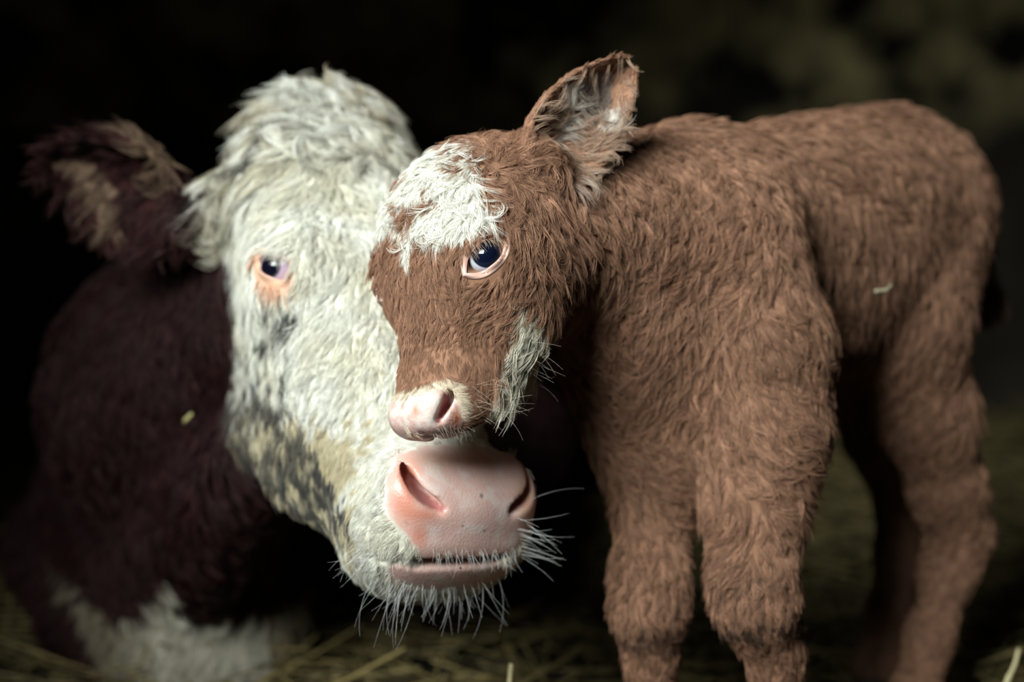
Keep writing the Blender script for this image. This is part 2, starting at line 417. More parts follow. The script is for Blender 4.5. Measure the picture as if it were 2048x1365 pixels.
# ------------------------------------------------------------------ pigment of each animal's coat and skin
def mixc(c, m, k): return c * (1 - m[:, None]) + np.asarray(k, float) * m[:, None]
def soft_poly(u, v, poly, p, amp, seed, fr=260):
    du = amp * fbm(p * fr, seed, 2); dv = amp * fbm(p * fr, seed + 5, 2)
    m = np.zeros(len(u))
    for a, b in ((0, 0), (2.5, 0), (-2.5, 0), (0, 2.5), (0, -2.5)): m += in_poly(u + du + a, v + dv + b, poly) / 5
    return m
c2 = lambda L: [(x / 2.73 + 700, y / 2.73 + 100) for x, y in L]
c5 = lambda L: [(x / 3.25 + 700, y / 3.25 + 500) for x, y in L]
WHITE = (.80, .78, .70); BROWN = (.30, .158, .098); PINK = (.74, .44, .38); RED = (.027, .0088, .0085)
FORE = c2([(340, 490), (420, 455), (520, 475), (560, 560), (610, 520), (690, 535), (708, 650), (690, 740), (640, 760), (700, 780), (760, 850), (775, 920), (700, 960),
           (620, 1030), (560, 1020), (500, 1045), (440, 1065), (400, 990), (340, 1010), (335, 1100), (320, 1160), (280, 1190), (305, 1100), (290, 1020), (250, 960), (200, 1000),
           (60, 1025), (60, 880), (120, 880), (150, 860), (165, 780), (190, 700), (100, 690), (150, 620), (230, 580), (270, 560)])
ISL = [c2(q) for q in ([(280, 820), (340, 830), (380, 795), (470, 790), (475, 840), (400, 870), (350, 945), (300, 1000), (282, 920)],
                       [(255, 700), (300, 655), (325, 690), (280, 755)], [(520, 630), (600, 605), (675, 555), (655, 640), (580, 685)],
                       [(190, 710), (160, 830), (95, 900), (110, 760)], [(440, 480), (560, 500), (600, 540), (560, 590), (520, 520)])]
CHEEK = c5([(1140, 310), (1170, 410), (1215, 395), (1300, 470), (1380, 530), (1370, 590), (1300, 680), (1270, 760), (1290, 950), (1150, 1060), (1000, 1150), (930, 1130),
            (1000, 1010), (1080, 940), (1090, 800), (1050, 750), (1000, 690), (1060, 600), (1100, 520)])
NRIM = c5([(270, 960), (330, 915), (480, 895), (600, 840), (700, 860), (735, 930), (770, 1000), (770, 1060), (740, 1100), (700, 1150), (740, 1250), (500, 1260), (350, 1150)])
PAD = c5([(300, 1020), (400, 940), (520, 930), (590, 900), (665, 935), (710, 1010), (725, 1100), (735, 1160), (690, 1200), (640, 1222), (500, 1212), (400, 1180), (320, 1090)])
LIPC = c5([(420, 1170), (640, 1205), (800, 1170), (960, 1120), (980, 1160), (850, 1240), (600, 1270), (430, 1230)])
def both(T, R, p, side, fn):
    """evaluate a marking given for the near side of the head on both of its halves"""
    q = (p - T) @ R; w_ = q.copy(); far = q[:, 0] * side < 0; w_[far, 0] *= -1
    pm = T + w_ @ R.T
    return fn(pm, *px(pm))
def calf_pigment(p):
    n = len(p); q = (p - T_CALF) @ R_CALF; u, v, D = px(p)
    c = np.tile(BROWN, (n, 1)); nz = fbm(p * 55, 3, 3)
    c = c * (1 + .16 * nz[:, None] * np.array([1, 1.1, 1.2]))
    headm = (np.abs(q[:, 0]) < .1) & (q[:, 1] < .04) & (q[:, 1] > -.31) & (q[:, 2] > -.17)
    front = headm & (q[:, 2] > -.075)
    bare = np.zeros(n)
    i = np.nonzero(front & (q[:, 1] > -.20))[0]
    if len(i):
        m = soft_poly(u[i], v[i], FORE, p[i], 6, 11)
        for k, s_ in enumerate(ISL): m *= 1 - soft_poly(u[i], v[i], s_, p[i], 5, 21 + k)
        c[i] = mixc(c[i], m, WHITE)
    i = np.nonzero(headm & (q[:, 1] < -.08))[0]
    if len(i):
        m = both(T_CALF, R_CALF, p[i], 1, lambda pm, a, b, d: soft_poly(a, b, CHEEK, pm, 9, 31))
        under = np.maximum(sstep(-.118, -.135, q[i, 2]) * sstep(-.12, -.17, q[i, 1]), sstep(-.062, -.072, q[i, 2]) * sstep(-.20, -.225, q[i, 1]))
        c[i] = mixc(c[i], np.maximum(m, under), (.72, .68, .56))
    i = np.nonzero(headm & (q[:, 1] < -.215))[0]
    if len(i):
        f = lambda poly, amp, sd: both(T_CALF, R_CALF, p[i], 1, lambda pm, a, b, d: soft_poly(a, b, poly, pm, amp, sd))
        c[i] = mixc(c[i], f(NRIM, 4, 41), (.70, .60, .46))
        pad = np.maximum(f(PAD, 2.5, 42), 0); lip = f(LIPC, 2, 43)
        nn = fbm(p[i] * 160, 9, 2)
        pc = mixc(np.tile((.74, .50, .44), (len(i), 1)), sstep(-.35, .3, nn), (.82, .70, .64))
        # redder skin by the nostril, cooler rose along the lip
        a, b, d = px(p[i])
        red = np.exp(-(((a - 912) / 13) ** 2 + ((b - 838) / 20) ** 2)); pc = mixc(pc, np.clip(red, 0, 1), (.62, .22, .12))
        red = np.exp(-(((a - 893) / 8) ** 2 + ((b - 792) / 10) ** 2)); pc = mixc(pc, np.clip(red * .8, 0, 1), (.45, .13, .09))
        pc = mixc(pc, sstep(845, 868, b) * .8, (.50, .27, .25))
        pc = mixc(pc, np.exp(-(((a - 832) / 5) ** 2 + ((b - 822) / 8) ** 2)) * .8, (.62, .22, .10))
        pc = mixc(pc, f([(888, 788), (900, 788), (902, 812), (888, 834), (876, 850), (869, 845), (880, 818)], .5, 44), (.27, .06, .055))  # maroon nostril lining, with the shade of the opening painted in
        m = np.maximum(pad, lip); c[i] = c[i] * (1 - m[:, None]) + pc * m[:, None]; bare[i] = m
    # ear: pale tufts on the rim, grey-brown skin within
    ea = (p - eb); t = ea @ unit(et - eb) / LN
    i = np.nonzero((t > .12) & (t < 1.1) & (np.linalg.norm(ea - t[:, None] * (et - eb), axis=1) < .06) & (v < 420) & (D < 1.5))[0]
    if len(i):
        a_, b_ = u[i], v[i]
        inner = soft_poly(a_, b_, [(1160, 165), (1200, 145), (1225, 150), (1222, 210), (1200, 235), (1165, 240), (1150, 215)], p[i], 4, 51)
        c[i] = mixc(c[i], inner, (.13, .095, .080))
        w_ = soft_poly(a_, b_, [(1128, 175), (1165, 158), (1150, 215), (1140, 250), (1118, 290), (1105, 285), (1122, 235)], p[i], 5, 52)
        w_ = np.maximum(w_, soft_poly(a_, b_, [(1205, 232), (1242, 215), (1240, 262), (1200, 268), (1195, 250)], p[i], 6, 53))
        w_ = np.maximum(w_, .3 * soft_poly(a_, b_, [(1120, 360), (1200, 345), (1190, 368), (1150, 380)], p[i], 8, 54))
        c[i] = mixc(c[i], w_ * .85, (.72, .68, .62))
    # skin about the eye
    for e in calf_eyes:
        r_ = np.linalg.norm(p - (e.c + e.n * e.r), axis=1)
        can = np.linalg.norm(p - (e.c + e.n * e.r * .85 + e.e1 * e.a * 1.45), axis=1)
        c = mixc(c, sstep(.009, .005, can), (.42, .12, .06))
    # black rings of mud on the fore legs
    mud = ((u > 1400) & (u < 1640) & (D < 1.6)) * np.exp(-((v - 1255 + .0 * u + 25 * nz) / 14) ** 2) + ((u > 1430) & (u < 1580) & (D < 1.6)) * .7 * np.exp(-((v - 1175 + .12 * (u - 1500) + 18 * nz) / 8) ** 2)
    mud = mud + ((u > 1200) & (u < 1400) & (D < 1.7)) * .7 * np.exp(-((v - 1275 + 25 * nz) / 14) ** 2)
    c = mixc(c, np.clip(mud, 0, .9), (.03, .018, .014))
    hoof = sstep(.065, .05, p[:, 2]); c = mixc(c, hoof, (.06, .045, .035)); bare = np.maximum(bare, hoof * .6)
    return np.clip(c, .004, .95), bare
CPAD = [(800, 908), (840, 893), (900, 888), (960, 900), (1010, 935), (1045, 950), (1062, 1000), (1045, 1062), (1010, 1102), (940, 1121), (860, 1124), (822, 1090), (795, 1050), (772, 1010), (776, 945)]
CLIP = [(772, 1128), (830, 1126), (990, 1120), (1000, 1135), (985, 1155), (930, 1172), (860, 1177), (805, 1165), (780, 1148)]
DIRT = [(490, 600), (590, 605), (585, 700), (575, 780), (600, 850), (650, 950), (700, 1040), (700, 1110), (640, 1085), (560, 1030), (470, 920), (460, 800), (488, 700)]
TAN = [(600, 820), (680, 860), (720, 860), (735, 900), (705, 960), (700, 1130), (600, 1120), (500, 1060), (430, 900), (460, 840)]
EDGE_V = [0, 230, 300, 450, 500, 520, 700, 800, 880, 950, 1050, 1140, 1190, 1400]
EDGE_U = [470, 438, 415, 408, 455, 468, 470, 462, 425, 432, 462, 505, 560, 640]
BRIS = [(90, 1110), (160, 1190), (235, 1245), (290, 1225), (308, 1140), (345, 1200), (380, 1255), (410, 1240), (440, 1222), (530, 1226), (575, 1200), (640, 1150), (660, 1500), (60, 1500), (215, 1330)]
def cow_pigment(p):
    n = len(p); q = (p - T_COW) @ R_COW / KW; u, v, D = px(p)
    nz = fbm(p * 40, 4, 3)
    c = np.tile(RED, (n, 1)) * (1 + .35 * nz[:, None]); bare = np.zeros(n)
    hd = (D < 1.95) & (q[:, 1] < .09) & (q[:, 2] > -.33) & (q[:, 1] > -.56)
    i = np.nonzero(hd)[0]
    if len(i):
        pi = p[i]; ni = nz[i]
        side = both(T_COW, R_COW, pi, -1, lambda pm, a, b, d: sstep(-7, 7, a + 8 * fbm(pm * 150, 61, 2) - np.interp(b, EDGE_V, EDGE_U)) * (d < 1.85))
        side = side * sstep(-.30, -.27, q[i, 2]) * sstep(-.62, -.58, q[i, 1])
        # the poll carries white only over its crown
        side = side * (1 - (q[i, 2] < -.15) * (q[i, 1] > -.12))
        wc = np.tile((.80, .785, .71), (len(i), 1))
        wc = mixc(wc, np.clip(.25 + .6 * fbm(pi * 28, 66, 3), 0, .7), (.66, .62, .48))
        cur = sstep(-.13, -.04, q[i, 1]); wc = mixc(wc, cur * np.clip(.50 + .8 * fbm(pi * np.array([42, 42, 26]), 67, 3), 0, 1) * .9, (.30, .235, .13))
        f = lambda poly, amp, sd, fr=90: both(T_COW, R_COW, pi, -1, lambda pm, a, b, d: soft_poly(a, b, poly, pm, amp, sd, fr))
        wc = mixc(wc, f(TAN, 45, 71) * .7, (.52, .42, .22))
        st = fbm((pi - T_COW) @ R_COW / KW * np.array([170, 62, 90]), 72, 3)
        wc = mixc(wc, f(DIRT, 26, 73) * sstep(-.75, .15, st - .5 * sstep(830, 680, v[i])), (.080, .075, .068))
        wc = mixc(wc, f([(490, 780), (600, 830), (620, 900), (560, 960), (470, 900)], 25, 75) * sstep(-.6, .3, st) * .6, (.16, .14, .11))
        wc = mixc(wc, f([(430, 300), (520, 300), (500, 420), (455, 480), (420, 440)], 20, 78) * sstep(-.2, .4, st) * .7, (.25, .23, .17))
        for a_, b_ in ((715, 676), (735, 668), (758, 745), (770, 735), (790, 700), (735, 610), (760, 650), (700, 860)):
            wc = mixc(wc, np.exp(-(((u[i] - a_) / 7) ** 2 + ((v[i] - b_) / 12) ** 2)) * .5 * (q[i, 2] > -.05), (.45, .38, .2))
        c[i] = c[i] * (1 - side[:, None]) + wc * side[:, None]
    i = np.nonzero(hd & (q[:, 1] < -.39))[0]
    if len(i):
        pi = p[i]
        f = lambda poly, amp, sd: both(T_COW, R_COW, pi, -1, lambda pm, a, b, d: soft_poly(a, b, poly, pm, amp, sd, 120))
        pad = f(CPAD, 7, 81); lip = f(CLIP, 4, 82) * (q[i, 1] < -.46)
        nn = fbm(pi * 70, 83, 3); a, b, d = px(pi)
        pc = mixc(np.tile((.80, .53, .47), (len(i), 1)), sstep(.1, .7, nn), (.84, .66, .60))
        g = lambda x, y, sx, sy: np.exp(-(((a - x) / sx) ** 2 + ((b - y) / sy) ** 2))
        pc = mixc(pc, np.clip(g(808, 1000, 26, 40) + g(815, 945, 22, 22) + .8 * g(850, 1030, 35, 14) + .8 * g(838, 1072, 18, 25), 0, .85), (.72, .28, .19))
        pc = mixc(pc, np.clip(g(1052, 1000, 16, 45) + g(880, 920, 60, 14) * .5, 0, .7), (.62, .34, .22))
        pc = mixc(pc, sstep(1085, 1112, b) * (b < 1126) * .6, (.40, .22, .17))
        pc = mixc(pc, both(T_COW, R_COW, pi, -1, lambda pm, a_, b_, d_: soft_poly(a_, b_, [(817, 948), (828, 953), (840, 978), (862, 995), (888, 1014), (892, 1027), (866, 1020), (838, 1003), (820, 972)], pm, 1.5, 86)) * .85, (.36, .10, .10))  # dark red nostril skin, the hollow's shade also put into its colour
        sp = sstep(.62, .75, vnoise(pi * 300, 85)) * (g(830, 1075, 30, 30) + g(900, 1105, 60, 12)); pc = mixc(pc, np.clip(sp, 0, .7), (.25, .09, .05))
        for x, y, r in ((911, 993, 2.6), (899, 1011, 2.2), (927, 1053, 3.8), (968, 1061, 2.8), (962, 992, 1.8), (1003, 960, 2)): pc = mixc(pc, (g(x, y, r, r) > .5) * .85, (.09, .05, .04))
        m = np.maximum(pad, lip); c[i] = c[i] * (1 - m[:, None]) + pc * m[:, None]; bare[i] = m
    for e in cow_eyes:
        d_ = p - (e.c + e.n * e.r * .8); x = d_ @ e.e1; y = d_ @ e.e2; z = d_ @ e.n
        m = sstep(1.75, 1.15, np.sqrt((x / e.a) ** 2 + ((y + .004) / (e.bu + .002)) ** 2)) * (np.abs(z) < .03)
        c = mixc(c, m, (.74, .44, .30)); 
    i = np.nonzero((D > 1.7) & (p[:, 1] < 2.6) & (v > 1100))[0]
    if len(i):
        m = soft_poly(u[i], v[i], BRIS, p[i], 16, 91, 40)
        wc = mixc(np.tile((.62, .58, .48), (len(i), 1)), np.clip(.4 + .9 * fbm(p[i] * 14, 92, 3), 0, 1) * .8, (.34, .26, .13)); wc = mixc(wc, sstep(330, 200, u[i]) * .8, (.16, .12, .07))  # left of the brisket darkened in colour to offset the stronger light there
        c[i] = c[i] * (1 - m[:, None]) + wc * m[:, None]
    # ear: pale tufts inside
    t = (p - EB) @ unit(cow_ear_a) / LW
    i = np.nonzero((t > .15) & (t < 1.1) & (u < 400) & (D < 1.85) & (v < 530))[0]
    if len(i):
        c[i] = c[i] * 1.2
        m = soft_poly(u[i], v[i], [(230, 225), (280, 235), (345, 300), (350, 370), (320, 400), (300, 320), (240, 270)], p[i], 10, 95, 80)
        m = np.maximum(m, soft_poly(u[i], v[i], [(130, 320), (190, 320), (245, 400), (245, 470), (205, 450), (170, 370)], p[i], 10, 96, 80))
        c[i] = mixc(c[i], m * .75, (.22, .145, .095))
    return np.clip(c, .003, .95), bare

# ------------------------------------------------------------------ animals: roots, bodies
calf = bpy.data.objects.new('calf', None); col.objects.link(calf)
tag(calf, 'brown calf with white forehead patch standing with its head against the white-faced cow', 'calf')
cow = bpy.data.objects.new('cow', None); col.objects.link(cow)
tag(cow, 'dark red cow with white face and pink nose behind the brown calf', 'cow')
def rooted(root, loc):
    root.location = loc; root['_l'] = 0; del root['_l']; return Vector(loc)
LC = rooted(calf, (.40, 1.66, 0)); LWc = rooted(cow, (-.3, 2.5, 0))
def under(o, root, L): o.parent = root; o.location = -L; return o
def body_mesh(V, Q, F, pig, root, L):
    c, b = pig(V)
    b = b + 0.
    ob = mesh_obj('body', V, Q, M_skin, cols=c * .92)
    at = ob.data.attributes.new('bare', 'FLOAT', 'POINT'); at.data.foreach_set('value', b.astype(np.float32))
    return under(ob, root, L)
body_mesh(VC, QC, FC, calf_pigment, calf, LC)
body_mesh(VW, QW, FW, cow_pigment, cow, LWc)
print('bodies', round(time.time() - T0, 1))

# ------------------------------------------------------------------ hair
def curves_obj(name, pts, rad, cols, mat, root, L, kind='stuff'):
    """pts (n,k,3), rad (n,k), cols (n,3)"""
    n, k = pts.shape[:2]
    hcv = bpy.data.hair_curves.new(name); hcv.add_curves([k] * n)
    hcv.attributes['position'].data.foreach_set('vector', pts.astype(np.float32).ravel())
    ra = hcv.attributes.get('radius') or hcv.attributes.new('radius', 'FLOAT', 'POINT')
    ra.data.foreach_set('value', rad.astype(np.float32).ravel())
    at = hcv.attributes.new('pigment', 'FLOAT_COLOR', 'CURVE')
    at.data.foreach_set('color', np.concatenate([cols, np.ones((n, 1))], 1).astype(np.float32).ravel())
    hcv.materials.append(mat)
    o = bpy.data.objects.new(name, hcv); col.objects.link(o)
    if kind: o['kind'] = kind
    return under(o, root, L) if root is not None else o
class Sampler:
    def __init__(s, V, Q, F):
        s.V, s.F = V, F; s.T = np.concatenate([Q[:, :3], Q[:, [0, 2, 3]]])
        a, b, c = (V[s.T[:, k]] for k in range(3)); cr = np.cross(b - a, c - a)
        s.area = np.linalg.norm(cr, axis=1) / 2; s.cen = (a + b + c) / 3; s.nrm = unit(cr)
    def pick(s, dens):
        w_ = s.area * dens; n = int(w_.sum())
        if n == 0: return np.zeros((0, 3)), np.zeros((0, 3))
        i = rng.choice(len(w_), n, p=w_ / w_.sum()); r1 = np.sqrt(rng.random(n)); r2 = rng.random(n)
        t = s.T[i]; p = s.V[t[:, 0]] * (1 - r1)[:, None] + s.V[t[:, 1]] * (r1 * (1 - r2))[:, None] + s.V[t[:, 2]] * (r1 * r2)[:, None]
        return p, s.F.grad(p, .003)
def flow_at(p, ctl):
    """hair direction from control arrows (u, v, du, dv), given on the photograph's plane"""
    u, v, D = px(p); acc = np.zeros((len(p), 3))
    for cu, cv_, du, dv, sg in ctl:
        w_ = np.exp(-((u - cu) ** 2 + (v - cv_) ** 2) / (2 * sg * sg)) + 1e-9
        acc += w_[:, None] * unit(RIGHT * du - UPV * dv)
    return unit(acc)
def coat(name, S, dens, pig, ctl, L, root, loc, clump_r, kids, length, lift, curl=.5, swirl=.5, sfreq=30, radius=.0002, k=6, clump=.7,
         tipf=None, grav=.15, wob=.06, mat=None, vary=.12, sink=.0004, col_fn=None, kind='stuff', flow3=None):
    p, n = S.pick(dens * HAIR)
    G = len(p)
    if G == 0: return
    fl = flow_at(p, ctl) if flow3 is None else flow3(p)
    ln = length(p) if callable(length) else np.full(G, length); ln = ln * (.75 + .5 * rng.random(G))
    t1 = unit(fl - n * (fl * n).sum(1)[:, None]); t2 = np.cross(n, t1)
    th = swirl * fbm(p * sfreq, 101, 2) + .22 * rng.standard_normal(G)
    cu = curl * rng.standard_normal(G) + curl * 1.2 * fbm(p * sfreq * .8, 107, 2)
    lf = lift * (.7 + .6 * rng.random(G))
    gp = np.zeros((G, k, 3)); gp[:, 0] = p - n * sink
    for j in range(1, k):
        s = (j - .5) / (k - 1); a = th + cu * s; ph = lf * (1 - 1.25 * s)
        d = (np.cos(a) * np.cos(ph))[:, None] * t1 + (np.sin(a) * np.cos(ph))[:, None] * t2 + np.sin(ph)[:, None] * n
        d[:, 2] -= grav * s; d = unit(d); gp[:, j] = gp[:, j - 1] + d * (ln / (k - 1))[:, None]
    m = kids; r = np.sqrt(rng.random((G, m))) * clump_r; an = rng.random((G, m)) * 6.283
    off = (r * np.cos(an))[..., None] * t1[:, None] + (r * np.sin(an))[..., None] * t2[:, None]
    sc = np.linspace(0, 1, k); fac = 1 - clump * sc ** 1.2
    sh = .72 + .5 * rng.random((G, m)); 
    base = gp[:, :1]
    pts = base[:, None] + (gp - base)[:, None] * sh[..., None, None] + off[:, :, None] * fac[None, None, :, None]
    wv = rng.standard_normal((G, m, 1, 3)) * (sc ** 1.5)[None, None, :, None] * (wob * ln)[:, None, None, None]
    pts = (pts + wv).reshape(G * m, k, 3)
    rt = pts[:, 0]
    cc, bare = pig(rt)
    cc = cc * (1 + vary * rng.standard_normal((G, 1)).repeat(m, 1).reshape(-1, 1) + vary * .8 * rng.standard_normal((G * m, 1)))
    if col_fn is not None: cc = col_fn(cc, rt)
    keep = bare < (.35 + .4 * rng.random(len(bare)))
    pts = pts[keep]; cc = np.clip(cc[keep], .003, .95)
    rad = radius * (1 - .75 * sc ** 1.5)[None] * (.75 + .5 * rng.random((len(pts), 1)))
    curves_obj(name, pts, rad, cc, mat or M_fur, root, loc, kind)
    print(name, G, len(pts), round(time.time() - T0, 1))

def eye_gap(p, eyes, f=1.35):
    m = np.ones(len(p))
    for e in eyes:
        d = p - (e.c + e.n * e.r * .6); x = d @ e.e1 / (e.a * f); y = d @ e.e2 / ((e.bu + e.bl) * .62 * f + .001); z = d @ e.n
        m *= 1 - ((x * x + y * y < 1) & (np.abs(z) < .035))
    return m
SC = Sampler(VC, QC, FC); SW = Sampler(VW, QW, FW)
def facing(S): return np.clip(.25 + 1.6 * (S.nrm * unit(CAM - S.cen)).sum(1), .12, 1)
# -- calf
cf = facing(SC); ql = (SC.cen - T_CALF) @ R_CALF
chead = ((np.abs(ql[:, 0]) < .085) & (ql[:, 1] < .03) & (ql[:, 1] > -.31) & (ql[:, 2] > -.155)).astype(float)
ea_t = (SC.cen - eb) @ unit(et - eb) / LN; near_ear = ((ea_t > .18) & (ea_t < 1.1) & (np.linalg.norm((SC.cen - eb) - np.outer(ea_t, et - eb), axis=1) < .055)).astype(float)
near_ear *= CEAR[0](SC.cen) < .006
gap = eye_gap(SC.cen, calf_eyes)
CTL_HEAD = [(860, 560, 0, 1, 60), (820, 650, .1, 1, 50), (830, 740, .25, 1, 40), (900, 640, -.35, 1, 50), (960, 640, -.9, .7, 45), (1010, 600, -.6, 1, 40), (1050, 520, -.3, 1, 50),
            (1120, 520, -.3, 1, 40), (1080, 640, -.55, 1, 40), (1100, 720, -.6, 1, 50), (950, 740, .3, 1, 50), (1020, 800, -.45, .8, 40), (900, 860, .9, .3, 25), (940, 830, .9, .1, 25),
            (850, 420, -.4, 1, 50), (780, 420, -.9, .8, 40), (870, 320, -1, .5, 50), (930, 400, -.1, 1, 40), (960, 330, -.6, .3, 25), (1000, 300, .5, -.8, 40), (1000, 400, .7, .9, 50), (1080, 420, .4, 1, 40),
            (960, 455, .8, .3, 20), (745, 560, -.2, 1, 30), (1160, 380, .3, 1, 30), (850, 790, -.2, -1, 20), (915, 775, .8, -.7, 15)]
CTL_EAR = [(1100, 230, .8, -1, 60), (1180, 320, 1, -.15, 50), (1200, 180, .4, -1, 40), (1150, 380, .9, .5, 30), (1210, 360, .8, .2, 25)]
short = lambda p: np.interp(((p - T_CALF) @ R_CALF)[:, 1], [-.29, -.25, -.20, -.13, -.05, .02], [.0035, .0055, .0095, .012, .014, .013])
mz = (ql[:, 1] < -.20) * 1.
coat('muzzle_fur', SC, chead * mz * cf * 120e3, calf_pigment, CTL_HEAD, None, calf, LC, .0020, 12, .0060, .5, curl=.4, swirl=.4, sfreq=45, radius=.00009, k=5, clump=.35)
coat('face_coat', SC, chead * gap * cf * (1 - near_ear) * (1 - mz) * 85e3 * (1 - .5 * (ql[:, 2] < -.10)), calf_pigment, CTL_HEAD, None, calf, LC, .0022, 15, short, .62, curl=.5, swirl=.55, sfreq=45,
     radius=.00014, k=5, clump=.62, grav=.12)
sel = chead * (ql[:, 1] > -.11) * (ql[:, 2] > -.10) * (1 - near_ear) * eye_gap(SC.cen, calf_eyes, 2.0)
coat('forehead_curls', SC, sel * cf * 22e3, calf_pigment, CTL_HEAD, None, calf, LC, .0024, 12, .022, .60, curl=2.2, swirl=1.6, sfreq=26, radius=.00018, k=7, clump=.82, grav=.2)
sel = chead * ((ql[:, 2] < -.06) * (ql[:, 1] > -.24) + (ql[:, 2] < -.08)) * (1 - near_ear) * eye_gap(SC.cen, calf_eyes, 2.0)
coat('cheek_fur', SC, np.clip(sel, 0, 1) * cf * 16e3, calf_pigment, CTL_HEAD, None, calf, LC, .0036, 14, .022, .5, curl=.9, swirl=.7, sfreq=30, radius=.0002, k=6, clump=.78)
coat('ear_fur', SC, near_ear * (.4 + .6 * cf) * 110e3, calf_pigment, CTL_EAR, None, calf, LC, .0018, 10, .0055, .3, curl=.4, swirl=.3, radius=.00018, k=4, clump=.6, grav=0)
sel = near_ear * (((SC.nrm @ unit(EAR_C)) > .25) & (px(SC.cen)[1] > 215)) + near_ear * ((SC.nrm @ unit(EAR_C)) > .1) * .25
coat('ear_fringe', SC, sel * 20e3, calf_pigment, [(1180, 300, 1, -.25, 60), (1150, 380, .9, .35, 40), (1215, 200, -.3, 1, 40)], None, calf, LC, .003, 10, .022, .75, curl=1.0, swirl=.5, radius=.00017, k=6,
     clump=.6, grav=.05, col_fn=lambda c, p: c * .65 + .35 * np.array([.52, .42, .32]))
cbody = (1 - chead) * (1 - near_ear) * (SC.cen[:, 2] > .055)
CTL_BODY = [(1250, 300, .2, 1, 60), (1300, 450, .3, 1, 80), (1450, 300, .9, .5, 80), (1600, 260, 1, .4, 90), (1750, 260, .7, 1, 90), (1900, 400, .1, 1, 90), (1480, 480, -.3, 1, 70), (1450, 640, -.5, 1, 70),
            (1380, 750, -.6, .9, 60), (1600, 500, -.1, 1, 80), (1580, 700, .1, 1, 60), (1720, 600, 0, 1, 80), (1450, 850, .2, 1, 60), (1600, 950, .9, .7, 40), (1500, 1050, .1, 1, 60), (1300, 1100, 0, 1, 60),
            (1900, 700, -.1, 1, 60), (1900, 1000, -.2, 1, 60), (1200, 600, .1, 1, 60), (1200, 800, .3, 1, 60)]
blen = lambda p: np.interp(p[:, 2], [.06, .20, .30, .42, .6, .8], [.007, .010, .016, .024, .026, .019])
coat('coat', SC, cbody * cf * 30e3, calf_pigment, CTL_BODY, None, calf, LC, .0045, 12, blen, .50, curl=.8, swirl=.9, sfreq=14, radius=.00030, k=6, clump=.8, grav=.25, vary=.17)
# -- cow
wf = facing(SW); qw = (SW.cen - T_COW) @ R_COW / KW; uw, vw, Dw = px(SW.cen)
whead = ((qw[:, 1] < .07) & (qw[:, 1] > -.56) & (np.abs(qw[:, 0]) < .115) & (qw[:, 2] > -.30) & (Dw < 1.85)).astype(float)
wear_t = (SW.cen - EB) @ unit(cow_ear_a) / LW
wear = ((wear_t > .12) & (wear_t < 1.1) & (uw < 420) & (vw < 560) & (Dw < 1.85) & (np.linalg.norm((SW.cen - EB) - np.outer(wear_t, cow_ear_a), axis=1) < .085)).astype(float)
wear *= WEAR[0](SW.cen) < .009; whead *= 1 - wear
wgap = eye_gap(SW.cen, cow_eyes, 1.25)
CTL_COW = [(650, 620, -.2, 1, 70), (600, 760, -.2, 1, 60), (540, 700, -.3, 1, 60), (540, 880, .1, 1, 60), (700, 750, 0, 1, 60), (740, 850, -.45, 1, 50), (690, 940, -.35, 1, 40), (620, 1000, .2, 1, 60),
           (740, 1020, -.9, .5, 30), (740, 1090, -.8, .8, 30), (800, 890, -.5, -.8, 30), (900, 885, .1, -1, 30), (1000, 920, .5, -1, 30), (1060, 980, 1, -.2, 25), (1050, 1080, .9, .7, 25),
           (900, 1190, 0, 1, 40), (800, 1170, -.5, 1, 30), (1000, 1150, .5, 1, 30), (800, 1110, -.7, .9, 25), (600, 450, -.3, .8, 60), (700, 400, .2, 1, 60), (500, 420, -.1, 1, 50),
           (560, 600, -.1, 1, 30), (540, 490, -.8, .5, 20), (620, 560, .2, .9, 25)]
wlen = lambda p: np.interp(((p - T_COW) @ R_COW / KW)[:, 1], [-.50, -.44, -.38, -.30, -.15, .0], [.008, .010, .015, .016, .018, .024])
wm = (qw[:, 1] < -.36) * 1.
coat('muzzle_fur', SW, whead * wm * wf * 90e3, cow_pigment, CTL_COW, None, cow, LWc, .0028, 14, .0085, .42, curl=.35, swirl=.35, sfreq=22, radius=.00012, k=5, clump=.25)
coat('face_coat', SW, whead * wgap * wf * (1 - wm) * 46e3, cow_pigment, CTL_COW, None, cow, LWc, .0030, 12, wlen, .58, curl=.5, swirl=.5, sfreq=22, radius=.00020, k=5, clump=.55)
sel = whead * sstep(-.115, -.07, qw[:, 1]) * (qw[:, 2] > -.16)
CTL_POLL = [(560, 200, -1, .5, 60), (520, 260, -.8, .9, 40), (640, 190, -.8, .35, 50), (720, 220, -.6, .7, 50), (780, 220, .2, 1, 40), (820, 250, .5, 1, 40), (460, 330, -.1, 1, 50), (450, 420, 0, 1, 40),
            (600, 300, -.8, .6, 50), (720, 320, -.3, .9, 50), (680, 150, -.9, -.1, 30)]
coat('forelock', SW, np.clip(sel, 0, 1) * wf * 9e3, cow_pigment, CTL_POLL, None, cow, LWc, .006, 26, .042, .5, curl=1.7, swirl=.9, sfreq=15, radius=.00026, k=8, clump=.86, grav=.15, vary=.32)
sel = whead * ((uw < 520) & (vw > 270) & (vw < 470) & (qw[:, 0] < 0))
coat('temple_locks', SW, sel * 7e3, cow_pigment, [(450, 350, .05, 1, 50), (470, 450, .1, 1, 50)], None, cow, LWc, .006, 20, .032, .35, curl=.8, swirl=.6, sfreq=16, radius=.00026, k=7, clump=.78, grav=.15)
coat('ear_fur', SW, wear * 9e3, cow_pigment, [(330, 330, -.8, 1, 60), (250, 240, -.5, -1, 60), (120, 300, -1, -.1, 50), (200, 440, -.4, 1, 60)], None, cow, LWc, .006, 14, .030, .6, curl=.8, swirl=.5,
     radius=.00030, k=6, clump=.75, grav=.1)
